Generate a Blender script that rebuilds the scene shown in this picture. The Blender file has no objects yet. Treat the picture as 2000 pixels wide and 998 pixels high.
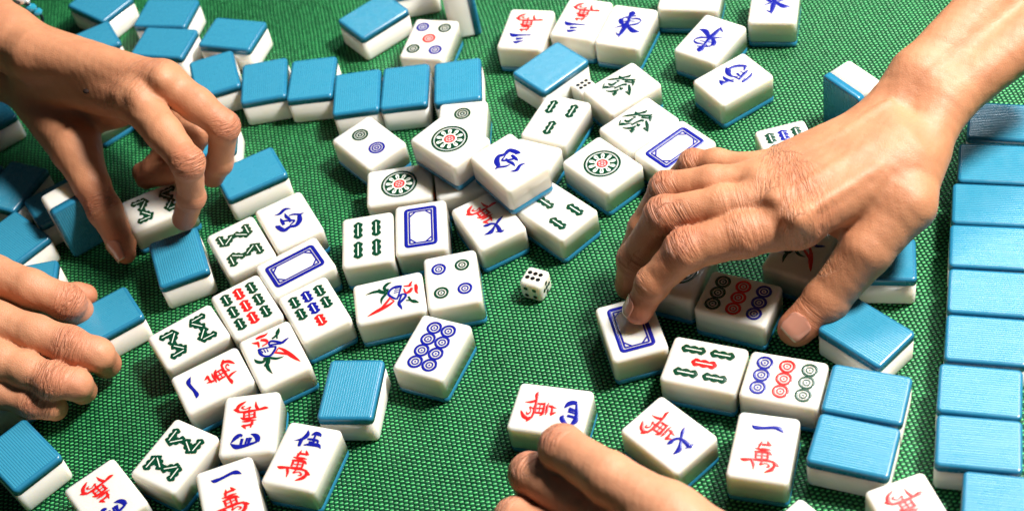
import bpy, bmesh, math, random
import numpy as np
from mathutils import Matrix, Vector

MM = 0.001                      # everything below is written in millimetres
scene = bpy.context.scene
col = scene.collection
random.seed(7)

# ------------------------------------------------------------------ camera, light, exposure
CAM_ROWS = [[0.974329, -0.163463, -0.154799], [-0.225128, -0.707447, -0.669952], [0.0, 0.687603, -0.726087]]              # right, down, forward
CAM_H = 583.403
FOCAL = 2961.139                   # focal length in pixels of the 2000 px wide photograph
cam_data = bpy.data.cameras.new('camera')
cam = bpy.data.objects.new('camera', cam_data); col.objects.link(cam)
r_, d_, f_ = [Vector(v) for v in CAM_ROWS]
rot = Matrix((r_, -d_, -f_)).transposed()
cam.matrix_world = Matrix.Translation((0, 0, CAM_H*MM)) @ rot.to_4x4()
cam_data.sensor_width = 36.0
cam_data.lens = FOCAL/2000*36.0
cam_data.clip_start = 0.01
cam_data.clip_end = 50
cam_data.dof.use_dof = True
cam_data.dof.focus_distance = 0.765
cam_data.dof.aperture_fstop = 9.0
scene.camera = cam

world = bpy.data.worlds.new('World'); scene.world = world
world.use_nodes = True
bg = world.node_tree.nodes['Background']
bg.inputs[0].default_value = (0.50, 0.76, 0.84, 1)
bg.inputs[1].default_value = 0.045

def area_lamp(name, loc, aim, w, h, watts, color):
    l = bpy.data.lights.new(name, 'AREA'); l.shape = 'RECTANGLE'; l.size = w; l.size_y = h
    l.energy = watts; l.color = color
    o = bpy.data.objects.new(name, l); col.objects.link(o); o.location = loc
    o.rotation_euler = (Vector(aim)-Vector(loc)).to_track_quat('-Z', 'Y').to_euler()
area_lamp('key_lamp', (0.79, 0.56, 1.15), (0.03, 0.53, 0), .22, .22, 46.0, (1.0, .94, .86))     # hard light from the right
area_lamp('window_light', (0.58, 1.11, 0.95), (0.20, 0.45, 0), .46, .34, 9.0, (.95, .98, 1.0))   # bright window behind, seen in the glossy backs

scene.view_settings.view_transform = 'Standard'
scene.view_settings.look = 'None'
scene.view_settings.exposure = 0.0
scene.view_settings.gamma = 1.0

# ------------------------------------------------------------------ materials
def new_mat(name, base=(.5, .5, .5), rough=.4, spec=.5, coat=0.0, sss=0.0, sss_r=(1, 1, 1), sss_scale=.001):
    m = bpy.data.materials.new(name); m.use_nodes = True
    b = m.node_tree.nodes['Principled BSDF']
    b.inputs['Base Color'].default_value = (*base, 1)
    b.inputs['Roughness'].default_value = rough
    b.inputs['Specular IOR Level'].default_value = spec
    b.inputs['Coat Weight'].default_value = coat
    b.inputs['Coat Roughness'].default_value = .08
    if sss:
        b.inputs['Subsurface Weight'].default_value = sss
        b.inputs['Subsurface Radius'].default_value = sss_r
        b.inputs['Subsurface Scale'].default_value = sss_scale
    return m, m.node_tree.nodes, m.node_tree.links, b

def N(nodes, typ, **kw):
    n = nodes.new(typ)
    for k, v in kw.items():
        setattr(n, k, v)
    return n

def math_node(nodes, links, op, a, b=None, c=None):
    n = nodes.new('ShaderNodeMath'); n.operation = op
    for i, x in enumerate((a, b, c)):
        if x is None: continue
        if isinstance(x, (int, float)): n.inputs[i].default_value = x
        else: links.new(x, n.inputs[i])
    return n.outputs[0]

def ramp(nodes, links, fac, stops):
    n = nodes.new('ShaderNodeValToRGB')
    e = n.color_ramp.elements
    while len(e) < len(stops): e.new(.5)
    for el, (p, c) in zip(e, stops):
        el.position = p; el.color = (*c, 1)
    links.new(fac, n.inputs[0])
    return n.outputs[0]

def mix_col(nodes, links, fac, a, b, blend='MIX'):
    n = nodes.new('ShaderNodeMix'); n.data_type = 'RGBA'; n.blend_type = blend
    for key, x in ((0, fac), (6, a), (7, b)):
        if isinstance(x, (int, float)): n.inputs[key].default_value = x
        elif isinstance(x, tuple): n.inputs[key].default_value = (*x, 1)
        else: links.new(x, n.inputs[key])
    return n.outputs[2]

# ivory resin of the tiles, with a few specks of dirt
M_WHITE, nd, lk, b = new_mat('ivory_resin', (.84, .815, .76), .20, .5, 0, .8, (1.0, .80, .55), .008)
tc = N(nd, 'ShaderNodeTexCoord'); oi = N(nd, 'ShaderNodeObjectInfo')
sh = N(nd, 'ShaderNodeVectorMath', operation='ADD'); lk.new(tc.outputs['Object'], sh.inputs[0])
sc_ = N(nd, 'ShaderNodeVectorMath', operation='SCALE'); sc_.inputs[3].default_value = 3.0
cmb = N(nd, 'ShaderNodeCombineXYZ'); lk.new(oi.outputs['Random'], cmb.inputs[0]); lk.new(oi.outputs['Random'], cmb.inputs[1])
lk.new(cmb.outputs[0], sc_.inputs[0]); lk.new(sc_.outputs[0], sh.inputs[1])
vo = N(nd, 'ShaderNodeTexVoronoi'); vo.inputs['Scale'].default_value = 75; lk.new(sh.outputs[0], vo.inputs['Vector'])
speck = ramp(nd, lk, vo.outputs['Distance'], [(0.0, (1, 1, 1)), (.035, (1, 1, 1)), (.06, (0, 0, 0))])
nz = N(nd, 'ShaderNodeTexNoise'); nz.inputs['Scale'].default_value = 90; lk.new(sh.outputs[0], nz.inputs['Vector'])
gate = math_node(nd, lk, 'GREATER_THAN', nz.outputs['Fac'], .60)
sp = math_node(nd, lk, 'MULTIPLY', speck, gate)
sp = math_node(nd, lk, 'MULTIPLY', sp, .55)
tint = mix_col(nd, lk, oi.outputs['Random'], (.765, .735, .665), (.725, .705, .65))
lk.new(mix_col(nd, lk, sp, tint, (.20, .19, .17)), b.inputs['Base Color'])
n2 = N(nd, 'ShaderNodeTexNoise'); n2.inputs['Scale'].default_value = 260; lk.new(sh.outputs[0], n2.inputs['Vector'])
bp = N(nd, 'ShaderNodeBump'); bp.inputs['Strength'].default_value = .04; bp.inputs['Distance'].default_value = .0004
lk.new(n2.outputs['Fac'], bp.inputs['Height']); lk.new(bp.outputs[0], b.inputs['Normal'])

# blue backs: moulded fine ridges along the long side, a little uneven
M_BLUE, nd, lk, b = new_mat('blue_resin', (.008, .36, .56), .27, .62, .06, .12, (.3, .7, 1.0), .0015)
tc = N(nd, 'ShaderNodeTexCoord'); oi = N(nd, 'ShaderNodeObjectInfo')
sx = N(nd, 'ShaderNodeSeparateXYZ'); lk.new(tc.outputs['Object'], sx.inputs[0])
nz = N(nd, 'ShaderNodeTexNoise'); nz.noise_dimensions = '2D'; nz.inputs['Scale'].default_value = 1
mp = N(nd, 'ShaderNodeMapping'); lk.new(tc.outputs['Object'], mp.inputs[0]); mp.inputs['Scale'].default_value = (900, 12, 1)
lk.new(mp.outputs[0], nz.inputs['Vector'])
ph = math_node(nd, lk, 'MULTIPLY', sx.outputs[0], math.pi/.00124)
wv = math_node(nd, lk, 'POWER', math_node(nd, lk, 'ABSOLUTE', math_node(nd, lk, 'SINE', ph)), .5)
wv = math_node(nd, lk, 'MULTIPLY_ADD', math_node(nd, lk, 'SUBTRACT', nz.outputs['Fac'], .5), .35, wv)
sn = N(nd, 'ShaderNodeSeparateXYZ'); lk.new(tc.outputs['Normal'], sn.inputs[0])
top = math_node(nd, lk, 'GREATER_THAN', sn.outputs[2], .985)
inx = math_node(nd, lk, 'LESS_THAN', math_node(nd, lk, 'ABSOLUTE', sx.outputs[0]), .0125)
iny = math_node(nd, lk, 'LESS_THAN', math_node(nd, lk, 'ABSOLUTE', sx.outputs[1]), .0165)
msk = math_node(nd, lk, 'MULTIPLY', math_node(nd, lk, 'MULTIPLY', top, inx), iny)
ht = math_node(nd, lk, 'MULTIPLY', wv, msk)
bp = N(nd, 'ShaderNodeBump'); bp.inputs['Strength'].default_value = 1.0; bp.inputs['Distance'].default_value = .00016
lk.new(ht, bp.inputs['Height']); lk.new(bp.outputs[0], b.inputs['Normal'])
groove_shade = math_node(nd, lk, 'MULTIPLY', ht, 1.0)
bl_c = mix_col(nd, lk, groove_shade, (.016, .175, .31), (.042, .285, .44))  # darker blue between the ridges: groove occlusion put into the base colour
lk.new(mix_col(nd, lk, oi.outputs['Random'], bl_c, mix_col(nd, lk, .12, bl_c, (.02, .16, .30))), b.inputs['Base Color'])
scf = N(nd, 'ShaderNodeTexNoise'); scf.inputs['Scale'].default_value = 130; scf.inputs['Detail'].default_value = 6
sca = N(nd, 'ShaderNodeVectorMath', operation='ADD'); lk.new(tc.outputs['Object'], sca.inputs[0]); lk.new(oi.outputs['Random'], sca.inputs[1])
lk.new(sca.outputs[0], scf.inputs['Vector'])
lk.new(math_node(nd, lk, 'MULTIPLY_ADD', scf.outputs['Fac'], .28, .14), b.inputs['Roughness'])

M_INK = {
 'r': new_mat('red_paint', (.60, .012, .012), .3, .45, .25)[0],
 'b': new_mat('blue_paint', (.006, .010, .24), .25, .5, .3)[0],
 'g': new_mat('green_paint', (.002, .045, .020), .25, .5, .3)[0],
 'w': new_mat('pale_line', (.74, .76, .70), .3, .5, .2)[0],
 'k': new_mat('black_paint', (.008, .008, .009), .2, .5, .5)[0],
}
INK_KEYS = ['r', 'b', 'g', 'w', 'k']

# woven nylon mat
M_MAT, nd, lk, b = new_mat('woven_green_nylon', (.01, .15, .05), .42, .6)
tc = N(nd, 'ShaderNodeTexCoord'); sx = N(nd, 'ShaderNodeSeparateXYZ')
wob = N(nd, 'ShaderNodeTexNoise'); wob.inputs['Scale'].default_value = 14; wob.inputs['Detail'].default_value = 3
lk.new(tc.outputs['Object'], wob.inputs['Vector'])
wsc = N(nd, 'ShaderNodeVectorMath', operation='SCALE'); wsc.inputs[3].default_value = .006
lk.new(wob.outputs['Color'], wsc.inputs[0])
wad = N(nd, 'ShaderNodeVectorMath', operation='ADD'); lk.new(tc.outputs['Object'], wad.inputs[0]); lk.new(wsc.outputs[0], wad.inputs[1])
lk.new(wad.outputs[0], sx.inputs[0])
PU, PV = .0023, .00115
u = math_node(nd, lk, 'MULTIPLY_ADD', sx.outputs[1], .03/PU, math_node(nd, lk, 'MULTIPLY', sx.outputs[0], 1/PU))
v = math_node(nd, lk, 'MULTIPLY_ADD', sx.outputs[0], -.03/PV, math_node(nd, lk, 'MULTIPLY', sx.outputs[1], 1/PV))
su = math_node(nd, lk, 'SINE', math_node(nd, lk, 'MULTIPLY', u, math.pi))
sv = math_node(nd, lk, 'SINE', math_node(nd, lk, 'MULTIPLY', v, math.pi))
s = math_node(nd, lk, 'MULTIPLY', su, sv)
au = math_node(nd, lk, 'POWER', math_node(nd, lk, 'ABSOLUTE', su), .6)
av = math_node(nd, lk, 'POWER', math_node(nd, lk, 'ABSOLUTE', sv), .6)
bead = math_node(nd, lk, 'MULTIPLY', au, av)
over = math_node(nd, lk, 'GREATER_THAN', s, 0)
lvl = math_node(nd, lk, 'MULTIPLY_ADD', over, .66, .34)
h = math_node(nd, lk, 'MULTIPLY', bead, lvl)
cell = N(nd, 'ShaderNodeTexWhiteNoise'); cell.noise_dimensions = '2D'
cv = N(nd, 'ShaderNodeCombineXYZ')
lk.new(math_node(nd, lk, 'FLOOR', u), cv.inputs[0]); lk.new(math_node(nd, lk, 'FLOOR', v), cv.inputs[1])
lk.new(cv.outputs[0], cell.inputs['Vector'])
big = N(nd, 'ShaderNodeTexNoise'); big.inputs['Scale'].default_value = 9; big.inputs['Detail'].default_value = 5
lk.new(tc.outputs['Object'], big.inputs['Vector'])
thread = ramp(nd, lk, h, [(0.0, (.0004, .009, .005)), (.30, (.0015, .06, .024)), (.50, (.002, .11, .038)), (.62, (.019, .32, .085)), (.95, (.088, .58, .165))])  # gaps of the weave darkened by height, their occlusion painted into the thread colour
var = math_node(nd, lk, 'MULTIPLY_ADD', cell.outputs['Value'], .45, .55)
var2 = math_node(nd, lk, 'MULTIPLY_ADD', big.outputs['Fac'], .8, .6)
vv = math_node(nd, lk, 'MULTIPLY', var, var2)
vc = N(nd, 'ShaderNodeCombineXYZ')
for i in range(3): lk.new(vv, vc.inputs[i])
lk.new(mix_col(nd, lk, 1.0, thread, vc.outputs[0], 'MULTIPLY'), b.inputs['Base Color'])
rg = math_node(nd, lk, 'MULTIPLY_ADD', cell.outputs['Value'], .15, .34)
b.inputs['Specular Tint'].default_value = (.62, 1.0, .70, 1)
b.inputs['IOR'].default_value = 1.65
lk.new(rg, b.inputs['Roughness'])
lk.new(math_node(nd, lk, 'MULTIPLY', h, 1.0), b.inputs['Specular IOR Level'])
bp = N(nd, 'ShaderNodeBump'); bp.inputs['Strength'].default_value = .85; bp.inputs['Distance'].default_value = .00055
lk.new(h, bp.inputs['Height']); lk.new(bp.outputs[0], b.inputs['Normal'])

# skin: redness on knuckles, fine relief, creases across the joints
def skin_material(name, base, dark, red):
    m, nd, lk, b = new_mat(name, base, .44, .42, 0, .24, (1.0, .36, .18), .003)
    tc = N(nd, 'ShaderNodeTexCoord')
    at_r = N(nd, 'ShaderNodeAttribute', attribute_name='redness')
    at_c = N(nd, 'ShaderNodeAttribute', attribute_name='crease')
    at_s = N(nd, 'ShaderNodeAttribute', attribute_name='along')
    nz = N(nd, 'ShaderNodeTexNoise'); nz.inputs['Scale'].default_value = 60; nz.inputs['Detail'].default_value = 6
    lk.new(tc.outputs['Object'], nz.inputs['Vector'])
    c = mix_col(nd, lk, math_node(nd, lk, 'MULTIPLY', math_node(nd, lk, 'SUBTRACT', nz.outputs['Fac'], .35), 1.6), base, dark)
    c = mix_col(nd, lk, math_node(nd, lk, 'MULTIPLY', at_r.outputs['Fac'], .8), c, red)
    # creases
    n3 = N(nd, 'ShaderNodeTexNoise'); n3.inputs['Scale'].default_value = 220; n3.inputs['Detail'].default_value = 3
    lk.new(tc.outputs['Object'], n3.inputs['Vector'])
    # irregular folds: noise squeezed along the finger's own axis
    cx = N(nd, 'ShaderNodeSeparateXYZ'); lk.new(tc.outputs['Object'], cx.inputs[0])
    cc = N(nd, 'ShaderNodeCombineXYZ')
    lk.new(math_node(nd, lk, 'MULTIPLY', at_s.outputs['Fac'], .55), cc.inputs[0])
    lk.new(math_node(nd, lk, 'MULTIPLY', math_node(nd, lk, 'ADD', cx.outputs[0], cx.outputs[2]), 70), cc.inputs[1])
    lk.new(math_node(nd, lk, 'MULTIPLY', math_node(nd, lk, 'SUBTRACT', cx.outputs[1], cx.outputs[2]), 70), cc.inputs[2])
    n4 = N(nd, 'ShaderNodeTexNoise'); n4.inputs['Scale'].default_value = 1.0; n4.inputs['Detail'].default_value = 3; n4.inputs['Distortion'].default_value = .6
    lk.new(cc.outputs[0], n4.inputs['Vector'])
    w = math_node(nd, lk, 'MULTIPLY', math_node(nd, lk, 'ABSOLUTE', math_node(nd, lk, 'SUBTRACT', n4.outputs['Fac'], .5)), 9.0)
    w = math_node(nd, lk, 'SUBTRACT', math_node(nd, lk, 'MINIMUM', w, 1.0), 1.0)
    w = math_node(nd, lk, 'MULTIPLY', w, at_c.outputs['Fac'])
    # skin lines
    vo = N(nd, 'ShaderNodeTexVoronoi', feature='DISTANCE_TO_EDGE'); vo.inputs['Scale'].default_value = 900
    lk.new(tc.outputs['Object'], vo.inputs['Vector'])
    vf = math_node(nd, lk, 'MINIMUM', math_node(nd, lk, 'MULTIPLY', vo.outputs['Distance'], 5.0), 1.0)
    n5 = N(nd, 'ShaderNodeTexNoise'); n5.inputs['Scale'].default_value = 420; n5.inputs['Detail'].default_value = 4
    lk.new(tc.outputs['Object'], n5.inputs['Vector'])
    hh = math_node(nd, lk, 'MULTIPLY_ADD', vf, .10, math_node(nd, lk, 'MULTIPLY', n5.outputs['Fac'], .30))
    hh = math_node(nd, lk, 'ADD', hh, math_node(nd, lk, 'MULTIPLY', w, 1.5))
    hh = math_node(nd, lk, 'ADD', hh, math_node(nd, lk, 'MULTIPLY', nz.outputs['Fac'], .5))
    bp = N(nd, 'ShaderNodeBump'); bp.inputs['Strength'].default_value = .9; bp.inputs['Distance'].default_value = .00055
    lk.new(hh, bp.inputs['Height']); lk.new(bp.outputs[0], b.inputs['Normal'])
    lk.new(c, b.inputs['Base Color'])
    lk.new(math_node(nd, lk, 'MULTIPLY_ADD', n5.outputs['Fac'], .25, .40), b.inputs['Roughness'])
    return m
M_SKIN = {
 'right': skin_material('skin_tan', (.51, .228, .118), (.37, .145, .070), (.41, .105, .058)),
 'upleft': skin_material('skin_warm', (.54, .245, .13), (.41, .165, .085), (.45, .125, .07)),
 'lowleft': skin_material('skin_rosy', (.57, .265, .145), (.48, .20, .11), (.52, .155, .09)),
 'bottom': skin_material('skin_light', (.56, .265, .15), (.47, .20, .11), (.50, .155, .09)),
}
M_NAIL = new_mat('fingernail', (.52, .24, .17), .25, .5, .35, .3, (1, .4, .25), .002)[0]
M_RIM = new_mat('nail_edge', (.70, .56, .42), .3, .5, .2)[0]
M_MOLE = new_mat('mole', (.022, .012, .010), .7, .15)[0]
M_SILVER = new_mat('silver_bead', (.75, .73, .70), .25, .6)[0]
M_SILVER.node_tree.nodes['Principled BSDF'].inputs['Metallic'].default_value = .6
M_CORD = new_mat('black_cord', (.012, .010, .012), .5, .4)[0]
M_GEM = new_mat('blue_crystal', (.02, .25, .38), .08, .6, .6)[0]

# ------------------------------------------------------------------ helpers
def mesh_obj(name, verts, faces, mats, parent=None, smooth=True, mat_idx=None):
    me = bpy.data.meshes.new(name)
    me.from_pydata([tuple(v) for v in verts], [], faces)
    for m in (mats if isinstance(mats, (list, tuple)) else [mats]): me.materials.append(m)
    if mat_idx is not None: me.polygons.foreach_set('material_index', mat_idx)
    me.polygons.foreach_set('use_smooth', [smooth]*len(me.polygons))
    me.update()
    o = bpy.data.objects.new(name, me); col.objects.link(o)
    if parent: o.parent = parent
    return o

def thing(name, label, cat, group=None):
    o = bpy.data.objects.new(name, None); col.objects.link(o)
    o.empty_display_size = .01
    o['label'] = label; o['category'] = cat
    if group: o['group'] = group
    return o

def rounded_slab(w, l, z0, z1, rc, r_bot, r_top, crown=0.0, nc=6):
    """a block with rounded upright corners and rounded bottom / top edges (mm)"""
    rings = []
    def prof():
        out = []
        if r_bot > 0:
            out.append((r_bot+4, z0)); out.append((r_bot+.5, z0))
            for k in range(6):
                a = k/5*math.pi/2; out.append((r_bot*(1-math.sin(a)), z0+r_bot*(1-math.cos(a))))
        else: out.append((0, z0))
        if r_top > 0:
            for k in range(7):
                a = k/6*math.pi/2; out.append((r_top*(1-math.cos(a)), z1-r_top*(1-math.sin(a))))
            out.append((r_top+.6, z1+.02*crown)); out.append((r_top+3, z1+.45*crown)); out.append((r_top+7, z1+.9*crown))
        else: out.append((0, z1))
        return out
    verts = []; faces = []
    n = 4*(nc+1)
    for inset, z in prof():
        hw, hl = w/2-inset, l/2-inset
        r = max(rc-inset, .25)
        for cxs, cys, a0 in ((1, 1, 0), (-1, 1, 90), (-1, -1, 180), (1, -1, 270)):
            for k in range(nc+1):
                a = math.radians(a0+90*k/nc)
                verts.append(((cxs*(hw-r)+r*math.cos(a))*MM, (cys*(hl-r)+r*math.sin(a))*MM, z*MM))
    nr = len(verts)//n
    for i in range(nr-1):
        for k in range(n):
            a = i*n+k; b_ = i*n+(k+1) % n
            faces.append((a, b_, b_+n, a+n))
    faces.append(tuple(reversed(range(n))))
    faces.append(tuple(range((nr-1)*n, nr*n)))
    return verts, faces

def catmull(pts, sub=6):
    if len(pts) < 3:
        (x0, y0, w0), (x1, y1, w1) = pts[0], pts[-1]
        return [(x0+(x1-x0)*t/4, y0+(y1-y0)*t/4, w0+(w1-w0)*t/4) for t in range(5)]
    P = [pts[0]]+list(pts)+[pts[-1]]
    out = []
    for i in range(1, len(P)-2):
        for s_ in range(sub):
            t = s_/sub
            out.append(tuple(.5*((2*P[i][k])+(-P[i-1][k]+P[i+1][k])*t+(2*P[i-1][k]-5*P[i][k]+4*P[i+1][k]-P[i+2][k])*t*t
                       + (-P[i-1][k]+3*P[i][k]-3*P[i+1][k]+P[i+2][k])*t**3) for k in range(3)))
    out.append(tuple(pts[-1]))
    return out

class Ink:
    """paint filled marks on a tile face, gathered into one mesh"""
    def __init__(self, z): self.v = []; self.f = []; self.m = []; self.z = z; self.fat = 1.0
    def ribbon(self, c, pts, closed=False, h=.09, dz=0, cap=True):
        n = len(pts); base = len(self.v)
        for i, (x, y, w) in enumerate(pts):
            if closed: a, b_ = pts[i-1], pts[(i+1) % n]
            else: a, b_ = pts[max(i-1, 0)], pts[min(i+1, n-1)]
            tx, ty = b_[0]-a[0], b_[1]-a[1]; l = math.hypot(tx, ty) or 1
            nx, ny = -ty/l, tx/l
            w = max(w*self.fat, .12)
            hh = min(h*max(w, .5), .16)
            for q, zz in ((-.5, 0), (-.34, .75), (0, 1), (.34, .75), (.5, 0)):
                self.v.append(((x+nx*q*w)*MM, (y+ny*q*w)*MM, (self.z+dz+.015+hh*zz)*MM))
        ci = INK_KEYS.index(c)
        for i in range(n if closed else n-1):
            j = (i+1) % n
            for k in range(4):
                self.f.append((base+i*5+k, base+j*5+k, base+j*5+k+1, base+i*5+k+1)); self.m.append(ci)
    def stroke(self, c, pts, **kw): self.ribbon(c, catmull(pts), **kw)
    def line(self, c, x0, y0, x1, y1, w, **kw): self.ribbon(c, [(x0+(x1-x0)*t/4, y0+(y1-y0)*t/4, w) for t in range(5)], **kw)
    def ring(self, c, x, y, r, w, n=40, **kw):
        self.ribbon(c, [(x+r*math.cos(2*math.pi*k/n), y+r*math.sin(2*math.pi*k/n), w) for k in range(n)], closed=True, **kw)
    def disc(self, c, x, y, r, dz=0, n=20):
        base = len(self.v); ci = INK_KEYS.index(c)
        for rr, zz in ((r, 0), (r*.7, .06)):
            for k in range(n):
                a = 2*math.pi*k/n; self.v.append(((x+rr*math.cos(a))*MM, (y+rr*math.sin(a))*MM, (self.z+dz+.015+zz)*MM))
        self.v.append((x*MM, y*MM, (self.z+dz+.09)*MM))
        for k in range(n):
            j = (k+1) % n
            self.f.append((base+k, base+j, base+n+j, base+n+k)); self.m.append(ci)
            self.f.append((base+n+k, base+n+j, base+2*n)); self.m.append(ci)
    def stick(self, c, x0, y0, x1, y1, w, core=1.0):
        """a bamboo joint: three lobes with a pale slot down the middle"""
        pts = []; n = 24
        for k in range(n+1):
            t = k/n
            e = min(t, 1-t)*n/3.0
            ww = w*1.22*(.72+.36*abs(math.sin(3*math.pi*t)))*min(1, math.sqrt(max(e, .12)))
            pts.append((x0+(x1-x0)*t, y0+(y1-y0)*t, ww))
        self.ribbon(c, pts)
        q = .17
        a = (x0+(x1-x0)*q, y0+(y1-y0)*q); b_ = (x0+(x1-x0)*(1-q), y0+(y1-y0)*(1-q))
        self.line('w', *a, *b_, 0.55*core, dz=.20, h=.03)
    def rings(self, c, x, y, r, n=3):
        if n == 3:
            self.ring(c, x, y, r*.94, r*.30, h=.05); self.ring(c, x, y, r*.58, r*.22, h=.05); self.ring(c, x, y, r*.24, r*.22, h=.05)
        else:
            self.ring(c, x, y, r*.90, r*.38); self.ring(c, x, y, r*.44, r*.22); self.disc(c, x, y, r*.14)
    def obj(self, parent):
        return mesh_obj('engraving', self.v, self.f, [M_INK[k] for k in INK_KEYS], parent, True, self.m)

# ------------------------------------------------------------------ the setting: the mat on the table
def build_mat():
    # one woven sheet with faint waves in the cloth
    nx, ny = 120, 120
    x0, x1, y0, y1 = -900, 900, -100, 1500
    vs = []; fs = []
    for j in range(ny+1):
        for i in range(nx+1):
            x = x0+(x1-x0)*i/nx; y = y0+(y1-y0)*j/ny
            vs.append((x*MM, y*MM, -.05*MM + .04*MM*math.sin(x/37+1.3*math.sin(y/61))*math.sin(y/43)))
    for j in range(ny):
        for i in range(nx):
            a = j*(nx+1)+i; fs.append((a, a+1, a+nx+2, a+nx+1))
    o = mesh_obj('table_mat', vs, fs, M_MAT)
    o['kind'] = 'structure'; o['label'] = 'green woven nylon playing mat spread over the table'
build_mat()

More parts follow.
